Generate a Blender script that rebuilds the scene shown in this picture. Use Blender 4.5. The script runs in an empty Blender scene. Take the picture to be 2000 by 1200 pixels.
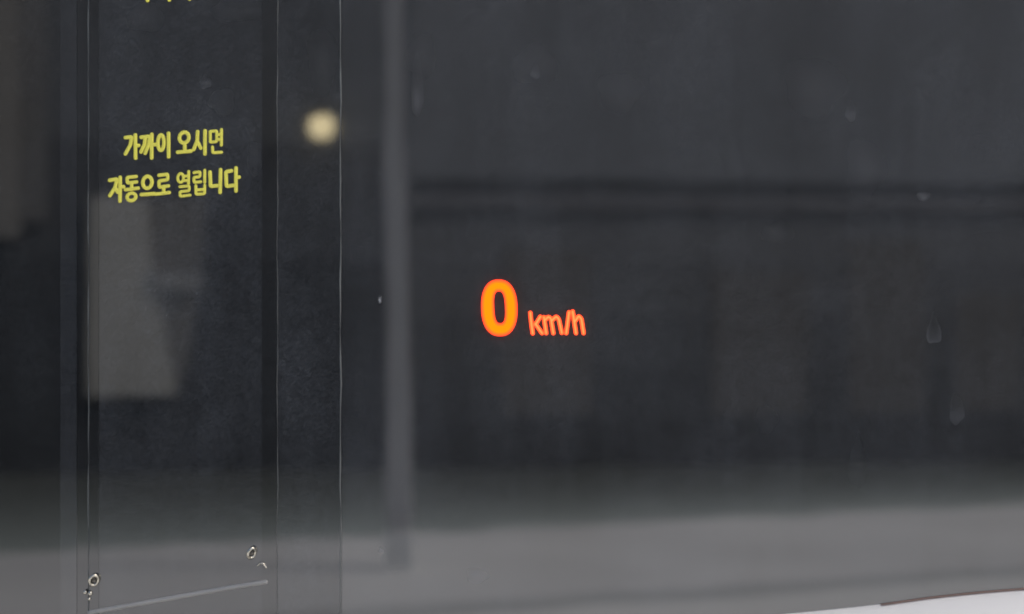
import bpy, bmesh, math, random
from mathutils import Vector
random.seed(7)
R = math.radians
scene = bpy.context.scene
col = scene.collection

# ------------------------------------------------------------------ camera, light, exposure
EYE = 1.55            # camera height
DIST = 3.0            # camera to glass
S = 0.0006            # metres on the glass per photo pixel

cam_d = bpy.data.cameras.new("camera")
cam = bpy.data.objects.new("camera", cam_d)
col.objects.link(cam)
cam.location = (0, -DIST, EYE)
cam.rotation_euler = (R(90), 0, 0)
cam_d.sensor_width = 36
cam_d.lens = 36 * DIST / (2000 * S)
cam_d.clip_start = 0.05
cam_d.clip_end = 600
cam_d.dof.use_dof = True
cam_d.dof.focus_distance = DIST
cam_d.dof.aperture_fstop = 4.0
scene.camera = cam

SUN_EL, SUN_AZ = R(50), R(84)
world = bpy.data.worlds.new("World")
scene.world = world
world.use_nodes = True
wn = world.node_tree
bg = wn.nodes["Background"]
sky = wn.nodes.new("ShaderNodeTexSky")
sky.sky_type = 'NISHITA'
sky.sun_disc = False
sky.sun_elevation = SUN_EL
sky.sun_rotation = SUN_AZ
sky.air_density = 1.0
sky.dust_density = 4.0
sky.ozone_density = 1.0
grey = wn.nodes.new("ShaderNodeHueSaturation")       # overcast: the cloud deck greys the blue
grey.inputs["Saturation"].default_value = 0.8
wn.links.new(sky.outputs[0], grey.inputs["Color"])
wn.links.new(grey.outputs[0], bg.inputs[0])
bg.inputs[1].default_value = 0.12

sun_d = bpy.data.lights.new("sun", 'SUN')
sun_d.energy = 1.3
sun_d.angle = R(14)
sun_d.color = (1.0, 0.95, 0.88)
sun = bpy.data.objects.new("sun", sun_d)
col.objects.link(sun)
sdir = Vector((math.sin(SUN_AZ) * math.cos(SUN_EL), math.cos(SUN_AZ) * math.cos(SUN_EL), math.sin(SUN_EL)))
sun.rotation_euler = sdir.to_track_quat('Z', 'Y').to_euler()
sun.location = (0, -8, 12)

vs = scene.view_settings
vs.view_transform = 'Standard'
vs.look = 'None'
vs.gamma = 1
vs.use_curve_mapping = False
vs.exposure = 0.9
scene.render.film_transparent = False
scene.cycles.filter_width = 1.9
scene.cycles.use_denoising = True
scene.cycles.max_bounces = 8


# ------------------------------------------------------------------ helpers
def P(px, py, y=0.0):
    """photo pixel -> point on the plane of the glass"""
    return Vector(((px - 1000) * S, y, EYE + (600 - py) * S))


def V(px, py, dist):
    """point seen in the glass at a photo pixel, `dist` metres along the reflected path: its place on the street side"""
    k = dist / DIST
    return Vector(((px - 1000) * S * k, -(dist - DIST), EYE + (600 - py) * S * k))


def obj(name, bm, m, parent=None, smooth=False):
    me = bpy.data.meshes.new(name)
    bmesh.ops.recalc_face_normals(bm, faces=bm.faces)
    bm.to_mesh(me)
    bm.free()
    if smooth:
        for p in me.polygons:
            p.use_smooth = True
    if m:
        me.materials.append(m)
    o = bpy.data.objects.new(name, me)
    col.objects.link(o)
    if parent:
        o.parent = parent
        o.matrix_parent_inverse = parent.matrix_world.inverted()
    return o


def tag(o, label=None, cat=None, group=None, kind=None):
    if label: o["label"] = label
    if cat: o["category"] = cat
    if group: o["group"] = group
    if kind or cat: o["kind"] = kind or 'thing'
    return o


def thing(name, loc, label, cat, group=None):
    o = bpy.data.objects.new(name, None)
    o.empty_display_size = 0.1
    o.location = loc
    col.objects.link(o)
    o.matrix_world.translation = Vector(loc)
    return tag(o, label, cat, group)


def box(bm, a, b, bevel=0.0):
    x0, x1 = sorted((a[0], b[0])); y0, y1 = sorted((a[1], b[1])); z0, z1 = sorted((a[2], b[2]))
    vs_ = [bm.verts.new(c) for c in ((x0, y0, z0), (x1, y0, z0), (x1, y1, z0), (x0, y1, z0),
                                     (x0, y0, z1), (x1, y0, z1), (x1, y1, z1), (x0, y1, z1))]
    fs = [bm.faces.new([vs_[i] for i in f]) for f in ((0, 3, 2, 1), (4, 5, 6, 7), (0, 1, 5, 4), (1, 2, 6, 5), (2, 3, 7, 6), (3, 0, 4, 7))]
    if bevel:
        es = {e for f in fs for e in f.edges}
        bmesh.ops.bevel(bm, geom=list(es), offset=bevel, segments=2, affect='EDGES', profile=0.6)
    return bm


def prism(bm, pts, dvec):
    """extrude a planar outline along dvec"""
    a = [bm.verts.new(p) for p in pts]
    b = [bm.verts.new(Vector(p) + Vector(dvec)) for p in pts]
    bm.faces.new(a); bm.faces.new(b[::-1])
    n = len(a)
    for i in range(n):
        bm.faces.new((a[i], a[(i + 1) % n], b[(i + 1) % n], b[i]))
    return bm


def lathe(bm, c, prof, seg=24, turn=0.0, grow=1.0):
    rings = []
    for r, z in prof:
        if r < 1e-6:
            rings.append([bm.verts.new((c[0], c[1], c[2] + z))])
        else:
            rings.append([bm.verts.new((c[0] + r * grow * math.cos(2 * math.pi * k / seg + turn), c[1] + r * grow * math.sin(2 * math.pi * k / seg + turn), c[2] + z)) for k in range(seg)])
    for A, B in zip(rings, rings[1:]):
        for k in range(seg):
            k2 = (k + 1) % seg
            if len(A) == 1 and len(B) > 1: bm.faces.new((A[0], B[k2], B[k]))
            elif len(B) == 1 and len(A) > 1: bm.faces.new((A[k], A[k2], B[0]))
            elif len(A) > 1: bm.faces.new((A[k], A[k2], B[k2], B[k]))
    return bm


def densify(pts, step):
    out = [Vector(pts[0])]
    for a, b in zip(pts, pts[1:]):
        a, b = Vector(a), Vector(b)
        n = max(1, int((b - a).length / step))
        for k in range(1, n + 1):
            out.append(a.lerp(b, k / n))
    return out


def soften(pts, n=2, closed=False):
    for _ in range(n):
        q = [p.copy() for p in pts]
        rng = range(len(pts)) if closed else range(1, len(pts) - 1)
        for i in rng:
            q[i] = (pts[i - 1] + pts[i] * 2 + pts[(i + 1) % len(pts)]) / 4
        pts = q
    return pts


def stroke(bm, pts, w, depth, y0, closed=False, seg=12):
    """one raised pen stroke lying on the glass: pts are (x, z) on the plane y = y0; half-round section with round ends"""
    n = len(pts)
    rings = []
    def ring(c, t, r, d):
        nrm = Vector((-t.y, t.x))
        vs_ = []
        for k in range(seg + 1):
            a = math.pi * k / seg
            o = nrm * (r * math.cos(a))
            vs_.append(bm.verts.new((c.x + o.x, y0 - d * math.sin(a) ** 0.6, c.y + o.y)))
        return vs_
    def tangent(i):
        if closed:
            return (pts[(i + 1) % n] - pts[i - 1]).normalized()
        return (pts[min(i + 1, n - 1)] - pts[max(i - 1, 0)]).normalized()
    r = w / 2
    if not closed:
        t = tangent(0)
        for k in range(4):
            a = (math.pi / 2) * k / 4
            rings.append(ring(pts[0] - t * (r * math.cos(a)), t, max(r * math.sin(a), r * .03), depth * max(math.sin(a), .05) ** .6))
    for i in range(n):
        rings.append(ring(pts[i], tangent(i), r, depth))
    if not closed:
        t = tangent(n - 1)
        for k in range(3, -1, -1):
            a = (math.pi / 2) * k / 4
            rings.append(ring(pts[-1] + t * (r * math.cos(a)), t, max(r * math.sin(a), r * .03), depth * max(math.sin(a), .05) ** .6))
    m = len(rings)
    for i in range(m if closed else m - 1):
        A, B = rings[i], rings[(i + 1) % m]
        for k in range(seg):
            bm.faces.new((A[k], A[k + 1], B[k + 1], B[k]))
    return bm


def mat(name):
    m = bpy.data.materials.new(name)
    m.use_nodes = True
    return m, m.node_tree, m.node_tree.nodes["Principled BSDF"]


def N(nt, typ, **kw):
    n = nt.nodes.new(typ)
    for k, v in kw.items():
        if k in n.inputs: n.inputs[k].default_value = v
        else: setattr(n, k, v)
    return n


def plain(name, c, rough=0.6, metal=0.0, spec=0.5, var=0.12, scale=8.0, bump=0.0, bscale=60):
    """a colour with a little uneven tone and grain"""
    m, nt, b = mat(name)
    tc = N(nt, "ShaderNodeTexCoord")
    nz = N(nt, "ShaderNodeTexNoise"); nz.inputs["Scale"].default_value = scale; nz.inputs["Detail"].default_value = 6
    nt.links.new(tc.outputs["Object"], nz.inputs["Vector"])
    mx = N(nt, "ShaderNodeMix", data_type='RGBA')
    mx.inputs["A"].default_value = (*[x * (1 - var) for x in c], 1)
    mx.inputs["B"].default_value = (*[min(1, x * (1 + var)) for x in c], 1)
    # socket names repeat by type; pick the colour ones
    ca = [s for s in mx.inputs if s.type == 'RGBA']
    ca[0].default_value = (*[x * (1 - var) for x in c], 1)
    ca[1].default_value = (*[min(1, x * (1 + var)) for x in c], 1)
    nt.links.new(nz.outputs["Fac"], mx.inputs[0])
    out = [s for s in mx.outputs if s.type == 'RGBA'][0]
    nt.links.new(out, b.inputs["Base Color"])
    b.inputs["Roughness"].default_value = rough
    b.inputs["Metallic"].default_value = metal
    b.inputs["Specular IOR Level"].default_value = spec
    if bump:
        n2 = N(nt, "ShaderNodeTexNoise"); n2.inputs["Scale"].default_value = bscale; n2.inputs["Detail"].default_value = 5
        nt.links.new(tc.outputs["Object"], n2.inputs["Vector"])
        bp = N(nt, "ShaderNodeBump"); bp.inputs["Strength"].default_value = bump; bp.inputs["Distance"].default_value = 0.02
        nt.links.new(n2.outputs["Fac"], bp.inputs["Height"])
        nt.links.new(bp.outputs[0], b.inputs["Normal"])
    return m


def glass_mat(name, ior=2.1, dust=0.016, tint=(1.0, 1.0, 1.06), rough=0.022, seed=0.0, wav=0.012):
    """dark tinted reflective glass under a thin uneven film of road dust"""
    m, nt, b = mat(name)
    L = nt.links.new
    tc = N(nt, "ShaderNodeTexCoord")
    mp = N(nt, "ShaderNodeMapping"); mp.inputs["Location"].default_value = (seed, seed * .7, seed * 1.3)
    L(tc.outputs["Object"], mp.inputs["Vector"])
    big = N(nt, "ShaderNodeTexNoise"); big.inputs["Scale"].default_value = 5.0; big.inputs["Detail"].default_value = 5; big.inputs["Roughness"].default_value = .55
    L(mp.outputs[0], big.inputs["Vector"])
    st = N(nt, "ShaderNodeMapping"); st.inputs["Scale"].default_value = (26, 26, 3)
    L(mp.outputs[0], st.inputs["Vector"])
    streak = N(nt, "ShaderNodeTexNoise"); streak.inputs["Scale"].default_value = 1.0; streak.inputs["Detail"].default_value = 4
    L(st.outputs[0], streak.inputs["Vector"])
    fine = N(nt, "ShaderNodeTexNoise"); fine.inputs["Scale"].default_value = 420; fine.inputs["Detail"].default_value = 3
    L(mp.outputs[0], fine.inputs["Vector"])
    def ramp(src, lo, hi, a, b_):
        r = N(nt, "ShaderNodeMapRange")
        r.inputs["From Min"].default_value = lo; r.inputs["From Max"].default_value = hi
        r.inputs["To Min"].default_value = a; r.inputs["To Max"].default_value = b_
        L(src, r.inputs["Value"]); return r.outputs[0]
    def mul(a, b_):
        n = N(nt, "ShaderNodeMath", operation='MULTIPLY'); L(a, n.inputs[0])
        if isinstance(b_, float): n.inputs[1].default_value = b_
        else: L(b_, n.inputs[1])
        return n.outputs[0]
    v = mul(mul(ramp(big.outputs["Fac"], .3, .7, .5, 1.5), ramp(streak.outputs["Fac"], .3, .7, .78, 1.22)), ramp(fine.outputs["Fac"], .3, .7, .55, 1.45))
    mid = N(nt, "ShaderNodeTexNoise"); mid.inputs["Scale"].default_value = 70; mid.inputs["Detail"].default_value = 4; mid.inputs["Roughness"].default_value = .7
    L(mp.outputs[0], mid.inputs["Vector"])
    v = mul(v, ramp(mid.outputs["Fac"], .3, .7, .76, 1.24))
    v = mul(v, dust)
    cc = N(nt, "ShaderNodeCombineColor")
    for i, t in enumerate(tint):
        L(mul(v, float(t)), cc.inputs[i])
    L(cc.outputs[0], b.inputs["Base Color"])
    b.inputs["Roughness"].default_value = rough
    b.inputs["IOR"].default_value = ior
    w = N(nt, "ShaderNodeTexNoise"); w.inputs["Scale"].default_value = 9; w.inputs["Detail"].default_value = 1
    L(mp.outputs[0], w.inputs["Vector"])
    bp = N(nt, "ShaderNodeBump"); bp.inputs["Strength"].default_value = 1.0; bp.inputs["Distance"].default_value = wav * 0.005
    L(w.outputs["Fac"], bp.inputs["Height"])
    L(bp.outputs[0], b.inputs["Normal"])
    return m


def emit(name, c, strength):
    m, nt, b = mat(name)
    nt.nodes.remove(b)
    e = N(nt, "ShaderNodeEmission"); e.inputs[0].default_value = (*c, 1); e.inputs[1].default_value = strength
    nt.links.new(e.outputs[0], nt.nodes["Material Output"].inputs[0])
    return m


# ------------------------------------------------------------------ materials
M = {}
M['window'] = glass_mat("window_glass", ior=2.42, dust=0.023, tint=(0.93, 1.0, 1.12), seed=1.0)
M['door'] = glass_mat("door_glass", ior=2.2, dust=0.022, tint=(0.92, 1.0, 1.12), seed=4.3)
M['side'] = glass_mat("side_glass", ior=2.18, dust=0.010, tint=(0.92, 1.02, 1.12), seed=8.1)
M['band'] = glass_mat("black_printed_border", ior=2.18, dust=0.010, tint=(0.9, 1.0, 1.1), seed=2.2)
M['seal'] = plain("black_rubber_seal", (0.014, 0.015, 0.017), rough=.45)
M['glass_edge'] = plain("polished_glass_edge", (0.115, 0.122, 0.12), rough=.35, var=.7, scale=30)
M['yellow'] = plain("yellow_vinyl", (0.80, 0.735, 0.10), rough=.45, var=.10, scale=120)
M['white'] = plain("white_paint", (0.80, 0.76, 0.705), rough=.35, var=.02, scale=6)
M['brown_rubber'] = plain("brown_rubber_lip", (0.34, 0.22, 0.18), rough=.6)
M['chrome'] = plain("bright_metal", (0.52, 0.49, 0.42), rough=.2, metal=1, var=.05)
M['screw'] = plain('dull_screw_metal', (0.13, 0.12, 0.105), rough=.35, metal=.6)
M['acrylic'] = plain("cloudy_acrylic", (0.27, 0.265, 0.255), rough=.4, var=.2, scale=25)
M['digit'] = emit("orange_digit", (1.0, 0.098, 0.0015), 2.0)
M['digit_mid'] = emit('orange_edge', (1.0, 0.070, 0.005), 2.0)
M['digit_rim'] = emit("red_orange_rim", (1.0, 0.046, 0.012), 1.9)
M['unit'] = emit("red_orange_letters", (1.0, 0.062, 0.016), 1.8)
M['unit_core'] = emit("orange_letter_core", (1.0, 0.14, 0.04), 1.7)
M['pavement'] = plain("pale_concrete", (0.535, 0.535, 0.53), rough=.9, var=.2, scale=.5, bump=.2)
M['gutter'] = plain("gutter_concrete", (0.38, 0.39, 0.385), rough=.9, var=.15, scale=2)
M['road'] = plain("worn_roadway", (0.60, 0.60, 0.585), rough=.9, var=.08, scale=1.5, bump=.2)
M['verge'] = plain("grey_green_paving", (0.175, 0.192, 0.185), rough=.9, var=.18, scale=1.3, bump=.2)
M['bed'] = plain("damp_soil", (0.065, 0.07, 0.068), rough=.95, var=.3, scale=1.5, bump=.3)
M['border'] = plain('dark_paving', (0.115, 0.124, 0.122), rough=.95, var=.25, scale=1.5, bump=.3)
M['ground'] = plain("asphalt", (0.06, 0.06, 0.062), rough=.95, var=.2, scale=2)
M['facade'] = plain("grey_facade", (0.168, 0.174, 0.186), rough=.8, var=.16, scale=.8)
M['facade_left'] = plain('grey_facade_darker', (0.132, 0.138, 0.148), rough=.8, var=.2, scale=.8)  # left part of the facade, a darker grey
M['mid_wall'] = plain('grey_band', (0.088, 0.092, 0.10), rough=.8, var=.2, scale=.8)
M['dark_wall'] = plain("dark_shopfront", (0.05, 0.053, 0.058), rough=.6, var=.3, scale=.7)
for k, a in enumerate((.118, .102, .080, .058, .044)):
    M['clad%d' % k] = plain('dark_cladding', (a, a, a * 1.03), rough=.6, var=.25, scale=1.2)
M['lintel'] = plain("grey_lintel", (0.122, 0.119, 0.124), rough=.7)
M['pier_return'] = plain('grey_pier_side', (0.185, 0.178, 0.172), rough=.8)
M['pier'] = plain("beige_pier", (0.27, 0.25, 0.225), rough=.8)
M['light_foot'] = plain('lightened_post_grey', (0.66, 0.655, 0.645), rough=.8, var=.12, scale=6)
M['post'] = plain("pale_grey_paint", (0.36, 0.355, 0.355), rough=.45, var=.08)
M['board'] = plain("beige_grey_board", (0.50, 0.48, 0.435), rough=.7, var=.1, scale=2)
M['rail'] = plain('dull_rail', (0.36, 0.355, 0.345), rough=.7)
M['faint'] = plain('worn_brown_board', (0.215, 0.205, 0.19), rough=.7)
M['board_dark'] = plain("brown_grey_board", (0.106, 0.098, 0.090), rough=.7)
M['globe'] = emit("lamp_globe", (1.0, 0.83, 0.48), 2.35)
M['iron'] = plain("dark_iron", (0.03, 0.03, 0.032), rough=.5)

TOPZ, LOWZ = EYE + 0.75, 1.02        # glass runs beyond the picture both ways

# ------------------------------------------------------------------ street side (seen in the glass)
def sheet(name, pts, z, m, label=None):
    bm = bmesh.new()
    bm.faces.new([bm.verts.new((x, y, z)) for x, y in pts])
    return tag(obj(name, bm, m), kind='structure')

sheet('ground', [(-250, -250), (250, -250), (250, 250), (-250, 250)], -0.02, M['ground'])

def line(p0, p1, t):
    return (p0[0] + (p1[0] - p0[0]) * t, p0[1] + (p1[1] - p0[1]) * t)

def gy(py):      # ground distance seen at a photo row
    return EYE / ((py - 600) * S / DIST)
def gp(px, py):
    v = V(px, py, gy(py)); return (v.x, v.y)

def strip(name, near, far, z, m, ext=2.2):
    """ground strip between two lines, each given by its pixel rows at the left and right edge of the photo"""
    def ln(a):
        p, q = gp(0, a[0]), gp(2000, a[1])
        return line(p, q, -ext), line(p, q, 1 + ext)
    n0, n1 = ln(near); f0, f1 = ln(far)
    return sheet(name, [n0, n1, f1, f0], z, m)

KERB = (1082, 985)
GUT0, GUT1 = (1262, 1128), (1232, 1108)
BASE = (928, 902)
n0, n1 = line(gp(0, GUT0[0]), gp(2000, GUT0[1]), -2.2), line(gp(0, GUT0[0]), gp(2000, GUT0[1]), 3.2)
sheet('road', [(-16, -0.6), (16, -0.6), n1, n0], 0.0, M['road'])
strip('gutter', GUT0, GUT1, 0.0, M['gutter'])
strip('pavement', GUT1, KERB, 0.0, M['pavement'])
k0, k1 = line(gp(0, KERB[0]), gp(2000, KERB[1]), -2.2), line(gp(0, KERB[0]), gp(2000, KERB[1]), 3.2)
NB = 7            # rows of paving between the pavement edge and the wall; shade by the wall is stepped into their colour
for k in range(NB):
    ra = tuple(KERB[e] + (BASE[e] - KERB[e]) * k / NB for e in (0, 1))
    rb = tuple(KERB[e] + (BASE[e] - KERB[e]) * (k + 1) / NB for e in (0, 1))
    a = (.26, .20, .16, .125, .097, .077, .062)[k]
    strip('paved_border', ra, rb, 0.0, plain('shade_toned_paving', (a * .93, a * 1.06, a * 1.01), rough=.95, var=.22, scale=1.5, bump=.3))
A0, B0 = gp(0, BASE[0]), gp(2000, BASE[1])

# building opposite
fa, fb = Vector((*A0, 0)), Vector((*B0, 0))
fdir = (fb - fa).normalized()
fback = Vector((fdir.y, -fdir.x, 0))
if fback.y > 0: fback = -fback
bld = thing('building', (fa + fb) / 2, 'dark grey building opposite, mirrored in the glass above the pale pavement', 'building')
def fpoint(px):           # where the facade line is seen at a photo column
    t0, t1 = -3.0, 4.0
    for _ in range(60):
        t = (t0 + t1) / 2
        p = fa.lerp(fb, t)
        d = DIST - p.y
        if p.x * DIST / d / S + 1000 < px: t0 = t
        else: t1 = t
    return fa.lerp(fb, t)
def fbox(name, m, pa, pb, z0, z1, d0, d1, parent):
    bm = bmesh.new()
    q = [pa + fback * d0, pb + fback * d0, pb + fback * d1, pa + fback * d1]
    prism(bm, [(p.x, p.y, z0) for p in q], (0, 0, z1 - z0))
    return obj(name, bm, m, parent)
FL, FR = fa.lerp(fb, -1.6), fa.lerp(fb, 2.8)
MID = fpoint(800)
H1 = 2.78
fbox('wall', M['facade'], MID, FR, H1, 8.0, 0.0, 6.0, bld)
fbox('wall', M['dark_wall'], FL, MID, 0, 2.0, 0.0, 6.0, bld)
fbox('wall', M['mid_wall'], FL, MID, 2.002, 3.1, 0.0, 6.0, bld)
fbox('wall', M['facade_left'], FL, MID, 3.102, 8.0, 0.02, 6.0, bld)
fbox('lintel', M['lintel'], MID + fdir * .01, FR, 2.50, 2.65, 0.02, 0.099, bld)
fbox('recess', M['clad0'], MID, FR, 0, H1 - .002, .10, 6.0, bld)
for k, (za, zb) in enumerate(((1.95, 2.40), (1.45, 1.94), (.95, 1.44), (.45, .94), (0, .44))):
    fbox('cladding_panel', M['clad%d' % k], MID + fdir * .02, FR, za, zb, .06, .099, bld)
for px, w, h in ((980, .9, 2.1), (1390, 1.0, 1.9), (1660, .8, 2.2), (1870, .7, 1.7)):
    c = fpoint(px)
    fbox('door_panel', M['board_dark'], c, c + fdir * w, 0.5, h, .052, .0595, bld)
c = fpoint(40)
fbox('pier_return', M['pier_return'], c, c + fdir * .24, 2.35, 8.0, -0.08, 0.019, bld)
c = fpoint(-60)
fbox('pier', M['pier'], c, c + fdir * .45, 2.2, 8.0, -0.15, 0.0, bld)

# pale board on the opposite wall
c = fpoint(270)
nb = thing('notice_board', (c.x, c.y, 0.7), 'pale grey stepped board mirrored under the yellow lettering', 'board')
def fpix(px, py, off):
    p = fpoint(px); d = DIST - p.y
    z = EYE + (600 - py) * S * d / DIST
    p = p - fback * off
    return Vector((p.x, p.y, z))
def fpoly(name, m, pix, o0, o1, parent):
    bm = bmesh.new()
    pts = [fpix(a, b, o0) for a, b in pix]
    prism(bm, pts, -fback * (o1 - o0))
    return obj(name, bm, m, parent)
fpoly('panel', M['board'], [(178, 385), (283, 385), (298, 540), (320, 640), (345, 772), (170, 775)], .0, .08, nb)
fpoly('panel', M['faint'], [(277, 388), (405, 388), (391, 526), (298, 526)], .0, .05, nb)
fpoly('panel', M['faint'], [(303, 572), (382, 572), (366, 690), (350, 765), (322, 640)], .0, .06, nb)
fpoly('rail', M['rail'], [(296, 528), (392, 532), (388, 566), (302, 566)], .0, .12, nb)

# globe lamp on the opposite wall
g = fpix(619, 253, .35)
wl = thing('wall_lamp', g, 'lit yellow globe lamp glowing between the door glass and the pale post', 'lamp')
bm = bmesh.new(); bmesh.ops.create_uvsphere(bm, u_segments=24, v_segments=16, radius=.118)
bmesh.ops.translate(bm, verts=bm.verts, vec=g)
obj('globe', bm, M['globe'], wl, smooth=True)
bm = bmesh.new()
lathe(bm, g, [(0, .21), (.03, .205), (.05, .16), (.06, .112), (.03, .116), (0, .116)], 16)
obj('cap', bm, M['iron'], wl, smooth=True)
bm = bmesh.new()
q = g + fback * .34
prism(bm, [g + Vector((-.012, 0, .18)), g + Vector((.012, 0, .18)), g + Vector((.012, 0, .205)), g + Vector((-.012, 0, .205))], q - g)
obj('bracket', bm, M['iron'], wl)

# lamp post standing on the pavement edge
D = gy(1112)
b0 = V(782, 1112, D)
lp = thing('lamp_post', (b0.x, b0.y, 0), 'pale grey upright post mirrored left of the orange speed figures', 'lamp post')
kpx = S * D / DIST
bm = bmesh.new()
prof = [(0, 0), (26.5 * kpx, 0), (26 * kpx, .05), (25 * kpx, .09)]
for i in range(1, 13):
    z = .09 + i * 0.5
    prof.append(((25 - 9.5 * min(1, z / 3.6)) * kpx, z))
prof += [(.03, 6.12), (0, 6.13)]
lathe(bm, (0, 0, 0), prof, 4, math.pi / 4, 1.414)
for v in bm.verts:
    v.co.x += b0.x - (14.0 * kpx) * v.co.z / 3.6
    v.co.y += b0.y
obj('shaft', bm, M['post'], lp)
bm = bmesh.new(); lathe(bm, (b0.x, b0.y, 0), [(28 * kpx, 0), (27.2 * kpx, .06), (26.4 * kpx, .225), (24.6 * kpx, .232)], 4, math.pi / 4, 1.414)  # added paler foot: paints in the reflected ground's brightness over the post
obj('lightened_foot', bm, M['light_foot'], lp)
tx = b0.x - 14 * kpx * 6.1 / 3.6
bm = bmesh.new(); box(bm, (tx - .06, b0.y - .05, 6.0), (tx + .06, b0.y + 1.2, 6.08), .02)
obj('arm', bm, M['post'], lp)
bm = bmesh.new(); box(bm, (tx - .14, b0.y + .9, 5.9), (tx + .14, b0.y + 1.6, 5.998), .03)
obj('lamp_head', bm, M['post'], lp)

# ------------------------------------------------------------------ the glass side
XL, XR = -1000, 4200          # pixel columns to which the glass runs on
def pane(bm, x0, x1, yf, thick=.006, z0=LOWZ, z1=TOPZ):
    return box(bm, (P(x0, 0).x, yf, z0), (P(x1, 0).x, yf + thick, z1))

# pane left of the door
sw = thing('side_window', (P(70, 0).x, 0, LOWZ), 'dark blank glass at the picture edge beside the lettered door', 'window')
bm = bmesh.new(); pane(bm, XL, 118, 0.0); obj('pane', bm, M['side'], sw)
bm = bmesh.new(); pane(bm, 118, 150, -0.001, .007); obj('frame', bm, M['door'], sw)
bm = bmesh.new(); pane(bm, 150, 174.2, 0.001, .005); obj('seal', bm, M['band'], sw)

# door
door = thing('glass_door', (P(420, 0).x, 0, LOWZ), 'dark glass door leaf bearing yellow Korean lettering', 'door')
DY = -0.004
bm = bmesh.new(); pane(bm, 174.25, 667.4, DY, .010); dg = obj('door_glass', bm, M['door'], door)
bm = bmesh.new(); pane(bm, 176.5, 194, DY - .0012, .0012); obj('border', bm, M['band'], door)
bm = bmesh.new(); pane(bm, 513, 540, DY - .0012, .0012); obj('border', bm, M['band'], door)

def wavy_edge(xpix, w, y, name):
    bm = bmesh.new()
    prev = None
    for k in range(61):
        py = -700 + k * 50
        z = EYE + (600 - py) * S
        j = 1.3 * math.sin(k * 1.7 + xpix) * math.sin(k * .6)
        ww = w * (0.30 + 0.8 * abs(math.sin(k * 2.3 + xpix * .1)))
        xs = [P(xpix + j - ww / 2, 0).x, P(xpix + j + ww / 2, 0).x]
        if z < LOWZ or z > TOPZ: continue
        cur = [bm.verts.new((xs[0], y - .0001, z)), bm.verts.new((sum(xs) / 2, y - .0008, z)), bm.verts.new((xs[1], y - .0001, z))]
        if prev:
            for a in range(2):
                bm.faces.new((prev[a], prev[a + 1], cur[a + 1], cur[a]))
        prev = cur
    return obj(name, bm, M['glass_edge'], door)
wavy_edge(174, 2.6, DY, 'edge_strip')
wavy_edge(542.5, 1.5, DY, 'edge_strip')
wavy_edge(665.5, 2.8, DY, 'edge_strip')

# window right of the door
win = thing('tinted_window', (P(1400, 0).x, 0, LOWZ), 'wide dusty dark glass behind the orange speed figures', 'window')
bm = bmesh.new(); pane(bm, 667.5, XR, 0.0); obj('pane', bm, M['window'], win)

# ------------------------------------------------------------------ yellow lettering on the door
ZX, ZY, ZS = 180, 220, 2000 / 340
def zp(p):
    q = P(ZX + p[0] / ZS, ZY + p[1] / ZS); return Vector((q.x, q.z))
def loop(cx, cy, rx, ry, n=36, tilt=-0.08):
    out = []
    for k in range(n):
        a = 2 * math.pi * k / n
        x, y = rx * math.cos(a), ry * math.sin(a)
        out.append((cx + x, cy + y + tilt * x))
    return out
LETTERS = [
    # first line
    [[(388, 292), (462, 284), (445, 375), (388, 478)], [(502, 262), (505, 528)], [(508, 385), (540, 382)]],
    [[(568, 288), (618, 282), (607, 370), (568, 455)], [(622, 282), (668, 278), (655, 375), (615, 470)], [(690, 255), (690, 525)], [(695, 372), (735, 370)]],
    ['O', (796, 350, 35, 88), [(883, 243), (884, 512)]],
    ['O', (1062, 292, 54, 62), [(1068, 378), (1070, 430)], [(988, 460), (1140, 446)]],
    [[(1216, 224), (1212, 325), (1172, 428)], [(1214, 335), (1252, 412)], [(1302, 215), (1300, 478)]],
    [[(1362, 222), (1436, 214), (1436, 338), (1362, 345), (1362, 222)], [(1490, 200), (1488, 378)], [(1440, 258), (1486, 254)], [(1440, 312), (1486, 310)], [(1388, 400), (1390, 466), (1490, 460)]],
    # second line
    [[(208, 782), (292, 766), (272, 860), (210, 958)], [(272, 862), (300, 918)], [(328, 748), (326, 1020)], [(332, 858), (368, 855)]],
    [[(512, 738), (408, 748), (410, 812), (516, 800)], [(460, 812), (460, 872)], [(388, 890), (536, 872)], 'O', (458, 972, 50, 42)],
    ['O', (640, 805, 52, 68), [(572, 946), (722, 936)]],
    [[(772, 724), (872, 712), (874, 774), (772, 790), (776, 862), (882, 846)], [(826, 862), (828, 915)], [(742, 940), (892, 922)]],
    ['O', (1022, 755, 33, 50), [(1114, 680), (1112, 820)], [(1064, 735), (1110, 731)], [(1064, 785), (1110, 782)], [(1012, 856), (1120, 846), (1120, 902), (1014, 912), (1016, 966), (1130, 952)]],
    [[(1176, 694), (1244, 684), (1244, 740), (1174, 748), (1176, 806), (1252, 798)], [(1298, 668), (1298, 806)], [(1196, 845), (1198, 942), (1296, 936), (1298, 840)], [(1200, 892), (1294, 886)]],
    [[(1358, 688), (1366, 852), (1440, 842)], [(1480, 660), (1474, 920)]],
    [[(1606, 672), (1540, 684), (1548, 852), (1622, 840)], [(1656, 640), (1656, 905)], [(1662, 748), (1692, 745)]],
]
WID = {5: 35, 7: 40, 9: 40, 10: 33, 11: 35}
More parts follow.
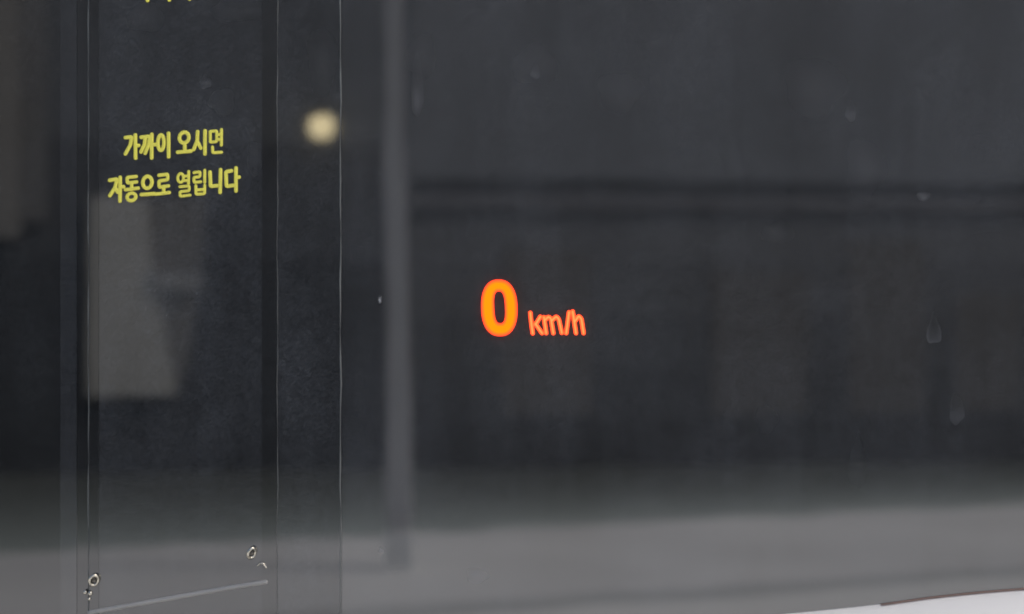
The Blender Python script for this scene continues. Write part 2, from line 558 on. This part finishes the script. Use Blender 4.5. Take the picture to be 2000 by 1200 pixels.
def letter(spec, w, parent, m, yf, depth, name='letter', tr=zp, sc=S / ZS, smooth=2):
    bm = bmesh.new()
    ring_next = False
    for k, s in enumerate(spec):
        if isinstance(s, str): ring_next = True; continue
        yy = yf - 0.00004 * k
        if ring_next:
            stroke(bm, [tr(p) for p in loop(*s)], w * sc, depth, yy, closed=True); ring_next = False
        else:
            pts = soften(densify([tr(p) for p in s], sc * 9), smooth)
            stroke(bm, pts, w * sc, depth, yy)
    return obj(name, bm, m, parent, smooth=True)
for i, sp in enumerate(LETTERS):
    letter(sp, WID.get(i, 43), door, M['yellow'], DY - .0002, .0016)
# feet of the line above, cut by the top of the photo
for x, y in ((289.5, 6), (332, 5), (371.5, 3)):
    bm = bmesh.new()
    pts = [P(x - 1 + d, yy) for d, yy in ((0, -44), (0, -20), (0, -6), (.6, y - 4))]
    stroke(bm, [Vector((p.x, p.z)) for p in densify(pts, .004)], 7.6 * S, .0016, DY - .0002)
    obj('letter', bm, M['yellow'], door, smooth=True)

# ------------------------------------------------------------------ fittings low on the door
def torus(bm, c, r, t, tilt=(0, 0), sx=1.0):
    n, k = 28, 10
    vs_ = []
    for i in range(n):
        a = 2 * math.pi * i / n
        row = []
        for j in range(k):
            b = 2 * math.pi * j / k
            rr = r + t * math.cos(b)
            p = Vector((rr * math.cos(a) * sx, t * math.sin(b), rr * math.sin(a)))
            from mathutils import Euler
            p.rotate(Euler((tilt[0], 0, tilt[1])))
            row.append(bm.verts.new(c + p))
        vs_.append(row)
    for i in range(n):
        for j in range(k):
            bm.faces.new((vs_[i][j], vs_[(i + 1) % n][j], vs_[(i + 1) % n][(j + 1) % k], vs_[i][(j + 1) % k]))
    return bm
def ball(bm, c, r, sx=1, sz=1):
    b2 = bmesh.new(); bmesh.ops.create_uvsphere(b2, u_segments=14, v_segments=10, radius=r)
    me = bpy.data.meshes.new("tmp"); 
    for v in b2.verts: v.co = Vector((v.co.x * sx, v.co.y, v.co.z * sz)) + c
    b2.to_mesh(me); b2.free(); bm.from_mesh(me); bpy.data.meshes.remove(me)
for k, (rx, ry, bits) in enumerate((((186, 1132), 0, ((168, 1156, 4.0), (178, 1158, 4.6), (176, 1169, 3.0))), ((493, 1079), 0, ()))):
    c = P(rx[0], rx[1], DY - .007)
    bm = bmesh.new()
    torus(bm, c, 10.3 * S, 3.4 * S, (.35, .5 if k == 0 else .8), .85)
    ring = obj('ring_fitting', bm, M['chrome'], door, smooth=True)
    bm = bmesh.new()
    p0 = P(rx[0], rx[1], DY)
    lathe(bm, (0, 0, 0), [(0, 0), (4 * S, 0), (4 * S, .006), (0, .0065)], 14)
    for v in bm.verts: v.co = Vector((v.co.x, -v.co.z, v.co.y)) + p0
    obj('screw', bm, M['screw'], ring)
    bm = bmesh.new()
    if bits:
        for x, y, r in bits: ball(bm, P(x, y, DY - .003), r * S, 1, 1.15)
    else:
        pts = [P(a, b) for a, b in ((504, 1104), (509, 1099), (515, 1100), (521, 1108))]
        stroke(bm, [Vector((p.x, p.z)) for p in densify(pts, .002)], 4.2 * S, .003, DY)
    obj('clip', bm, M['chrome'], door, smooth=True)
bm = bmesh.new()
pts = [P(a, b) for a, b in ((176, 1196), (260, 1181), (350, 1165), (440, 1149), (520, 1136))]
stroke(bm, [Vector((p.x, p.z)) for p in soften(densify(pts, .006), 3)], 9 * S, .004, DY)
obj('acrylic_bar', bm, M['acrylic'], door, smooth=True)

# ------------------------------------------------------------------ orange speed read-out
sd = thing('speed_display', (P(1040, 0).x, -.002, P(0, 660).z), 'glowing orange 0 km/h speed figures on the dark glass', 'speed display')
GX, GY = 860, 500
def gz(p):
    q = P(GX + p[0] / ZS, GY + p[1] / ZS); return Vector((q.x, q.z))
def superloop(cx, cy, rx, ry, e=2.35, n=56, lean=8):
    o = []
    for k in range(n):
        a = 2 * math.pi * k / n
        ca, sa = math.cos(a), math.sin(a)
        y = ry * math.copysign(abs(sa) ** (2 / e), sa)
        o.append((cx + rx * math.copysign(abs(ca) ** (2 / e), ca) + lean * y / ry, cy + y))
    return o
def ring_slab(name, outer, inner, m, y0, y1, parent):
    bm = bmesh.new()
    f = [[bm.verts.new((q.x, y, q.y)) for q in map(gz, L_)] for L_ in (outer, inner) for y in (y0, y1)]
    n = len(outer)
    for k in range(n):
        k2 = (k + 1) % n
        bm.faces.new((f[0][k], f[0][k2], f[2][k2], f[2][k]))
        bm.faces.new((f[1][k], f[3][k], f[3][k2], f[1][k2]))
        bm.faces.new((f[0][k], f[1][k], f[1][k2], f[0][k2]))
        bm.faces.new((f[2][k], f[2][k2], f[3][k2], f[3][k]))
    return obj(name, bm, m, parent)
dgt = ring_slab('digit', superloop(678, 598, 207, 324), superloop(681, 592, 64, 184, 2.8), M['digit_rim'], -.005, -.003, sd)
ring_slab('glowing_edge', superloop(678, 598, 190, 304), superloop(681, 592, 77, 200, 2.8), M['digit_mid'], -.0052, -.00502, dgt)
ring_slab('glowing_core', superloop(678, 598, 174, 286), superloop(681, 592, 92, 216, 2.8), M['digit'], -.0056, -.00522, dgt)
UNIT = [
    [[(1034, 655), (1046, 780), (1062, 890)], [(1148, 700), (1092, 790)], [(1092, 780), (1168, 888)]],
    [[(1190, 705), (1216, 888)], [(1196, 745), (1240, 698), (1270, 720), (1298, 888)], [(1280, 745), (1330, 695), (1360, 725), (1395, 885)]],
    [[(1478, 648), (1446, 888)]],
    [[(1520, 640), (1558, 888)], [(1540, 760), (1590, 690), (1620, 725), (1645, 888)]],
]
for sp in UNIT:
    lo = letter(sp, 46, sd, M['unit'], -.004, .0010, tr=gz)
    letter(sp, 16, lo, M['unit_core'], -.0050, .0006, 'glowing_core', tr=gz)

# ------------------------------------------------------------------ white body edge below the glass
wb = thing('white_panel', (P(1800, 0).x, 0, 0.35), 'curved white body panel with a brown rubber lip in the bottom right corner', 'panel')
EDGE = [(-1000, 1560), (0, 1400), (800, 1285), (1300, 1225), (1573, 1198), (1723, 1183), (1790, 1172), (1895, 1160), (2000, 1151.5), (2200, 1140), (2700, 1120), (4200, 1090)]
def edge_y(px):
    for (a, b), (c, d) in zip(EDGE, EDGE[1:]):
        if a <= px <= c: return b + (d - b) * (px - a) / (c - a)
bm = bmesh.new()
cols = []
sec = [(.008, .002), (-.004, .001), (-.012, -.004), (-.03, -.02), (-.05, -.05), (-.065, -.12), (-.07, -.3), (-.06, -.9)]
xs = [-1000 + 40 * k for k in range(131)]
ys = soften([Vector((x, edge_y(x))) for x in xs], 1)
for v in ys:
    z0 = EYE + (600 - v.y) * S
    cols.append([bm.verts.new((P(v.x, 0).x, y, z0 + dz)) for y, dz in sec])
for a, b in zip(cols, cols[1:]):
    for k in range(len(sec) - 1):
        bm.faces.new((a[k], a[k + 1], b[k + 1], b[k]))
obj('body_skin', bm, M['white'], wb, smooth=True)
bm = bmesh.new()
pts = [Vector((P(v.x, 0).x, EYE + (600 - v.y) * S + .0012)) for v in ys if v.x >= 1700]
stroke(bm, pts, 1.0 * S, .007, .0)
obj('rubber_lip', bm, M['brown_rubber'], wb, smooth=True)
bm = bmesh.new(); box(bm, (P(XL, 0).x, .012, .3), (P(XR, 0).x, 1.8, TOPZ + .5), .02)
obj('body_shell', bm, M['seal'], wb)

# ------------------------------------------------------------------ dried marks on the glass
def mark_mat(name, c, a, ring):
    m, nt, b = mat(name)
    L = nt.links.new
    b.inputs["Base Color"].default_value = (*c, 1); b.inputs["Roughness"].default_value = .9
    tc = N(nt, "ShaderNodeTexCoord")
    nz = N(nt, "ShaderNodeTexNoise"); nz.inputs["Scale"].default_value = 260; nz.inputs["Detail"].default_value = 4
    L(tc.outputs["Object"], nz.inputs["Vector"])
    vc = N(nt, "ShaderNodeVertexColor"); vc.layer_name = "film"
    mr = N(nt, "ShaderNodeMapRange")
    mr.inputs["From Min"].default_value = .3; mr.inputs["From Max"].default_value = .7
    mr.inputs["To Min"].default_value = .45 * a; mr.inputs["To Max"].default_value = 1.3 * a
    L(nz.outputs["Fac"], mr.inputs["Value"])
    mu = N(nt, "ShaderNodeMath", operation='MULTIPLY')
    L(mr.outputs[0], mu.inputs[0]); L(vc.outputs["Color"], mu.inputs[1])
    L(mu.outputs[0], b.inputs["Alpha"])
    return m
M['drop'] = mark_mat("dried_water", (.5, .5, .52), .16, True)
M['smudge'] = mark_mat("dust_smudge", (.5, .5, .5), .03, False)
M['speck'] = mark_mat("pale_speck", (.75, .75, .75), .55, False)

def mark(name, px, py, rx, ry, m, parent, yf, tail=0.0, ringy=0.0):
    """a thin dried film on the glass, thickest at its rim (ringy) or middle, with an optional run above it"""
    bm = bmesh.new()
    lay = bm.loops.layers.color.new("film")
    n, rr = 28, (0, .35, .6, .8, .92, 1.0)
    val = [(1 - ringy) * v + ringy * w for v, w in zip((1, .85, .6, .35, .15, 0), (.35, .4, .55, .9, 1, 0))]
    ph = random.random() * 9
    rings = []; fd = {}
    for r in rr:
        row = []
        for k in range(n):
            a = 2 * math.pi * k / n
            wob = 1 + .10 * math.sin(3 * a + ph) + .06 * math.sin(5 * a + 2 * ph)
            x, y = rx * r * math.cos(a) * wob, -ry * r * math.sin(a) * wob; y0_ = -y
            fd[(len(rings), k)] = 1 - .85 * min(1, max(0, y0_ / (ry * r + 1e-9))) if tail else 1
            if y < 0 and tail: 
                y *= 1 + tail; x *= 1 - .38 * min(1, (-y / (ry * (1 + tail))) ** 2)
            p = P(px + x, py + y)
            row.append(bm.verts.new((p.x, yf - .0003 - .0002 * (1 - r), p.z)))
            if r == 0: break
        rings.append(row)
    for i in range(len(rr) - 1):
        A, B = rings[i], rings[i + 1]
        for k in range(n):
            k2 = (k + 1) % n
            if len(A) == 1: fc = bm.faces.new((A[0], B[k], B[k2])); vv = (val[i], val[i + 1] * fd[(i + 1, k)], val[i + 1] * fd[(i + 1, k2)])
            else: fc = bm.faces.new((A[k], B[k], B[k2], A[k2])); vv = (val[i] * fd[(i, k)], val[i + 1] * fd[(i + 1, k)], val[i + 1] * fd[(i + 1, k2)], val[i] * fd[(i, k2)])
            for lp_, q in zip(fc.loops, vv):
                lp_[lay] = (q, q, q, 1)
    return obj(name, bm, m, parent)
for px, py, rx, ry, tl, rg, m in (
        (1824, 655, 15, 17, 1.4, .8, 'drop'), (1868, 808, 15, 22, .9, .5, 'drop'), (1662, 226, 11, 12, 1.6, .4, 'drop'),
        (1497, 822, 22, 26, .3, 0, 'smudge'), (1046, 146, 10, 8, 1.5, .2, 'drop'), (1045, 128, 45, 40, 0, 0, 'smudge'),
        (815, 196, 13, 30, 2.4, .1, 'drop'), (822, 110, 30, 45, 0, 0, 'smudge'), (1804, 384, 14, 10, 0, 0, 'drop'),
        (1520, 455, 34, 24, 0, 0, 'smudge'), (1210, 180, 44, 40, 0, 0, 'smudge'), (1590, 170, 60, 60, 0, 0, 'smudge'),
        (1675, 915, 18, 40, .6, 0, 'smudge'), (1690, 330, 40, 60, 0, 0, 'smudge'), (932, 1125, 22, 16, 0, 0, 'drop'), (745, 1075, 7, 7, 0, 0, 'drop')):
    mark('water_spot' if m == 'drop' else 'dust_smudge', px, py, rx, ry, M[m], win, 0.0, tl, rg)
mark('speck', 742, 586, 4.5, 9, M['speck'], win, 0.0)
mark('water_spot', 402, 162, 12, 13, M['drop'], door, DY, .2, .3)
mark('dust_smudge', 435, 200, 26, 28, M['smudge'], door, DY, 0, .4)
mark('dust_smudge', 285, 35, 38, 30, M['smudge'], door, DY)
mark('dust_smudge', 470, 20, 60, 24, M['smudge'], door, DY)
mark('dust_smudge', 630, 120, 30, 70, M['smudge'], door, DY)
mark('dust_smudge', 500, 310, 18, 34, M['smudge'], door, DY)
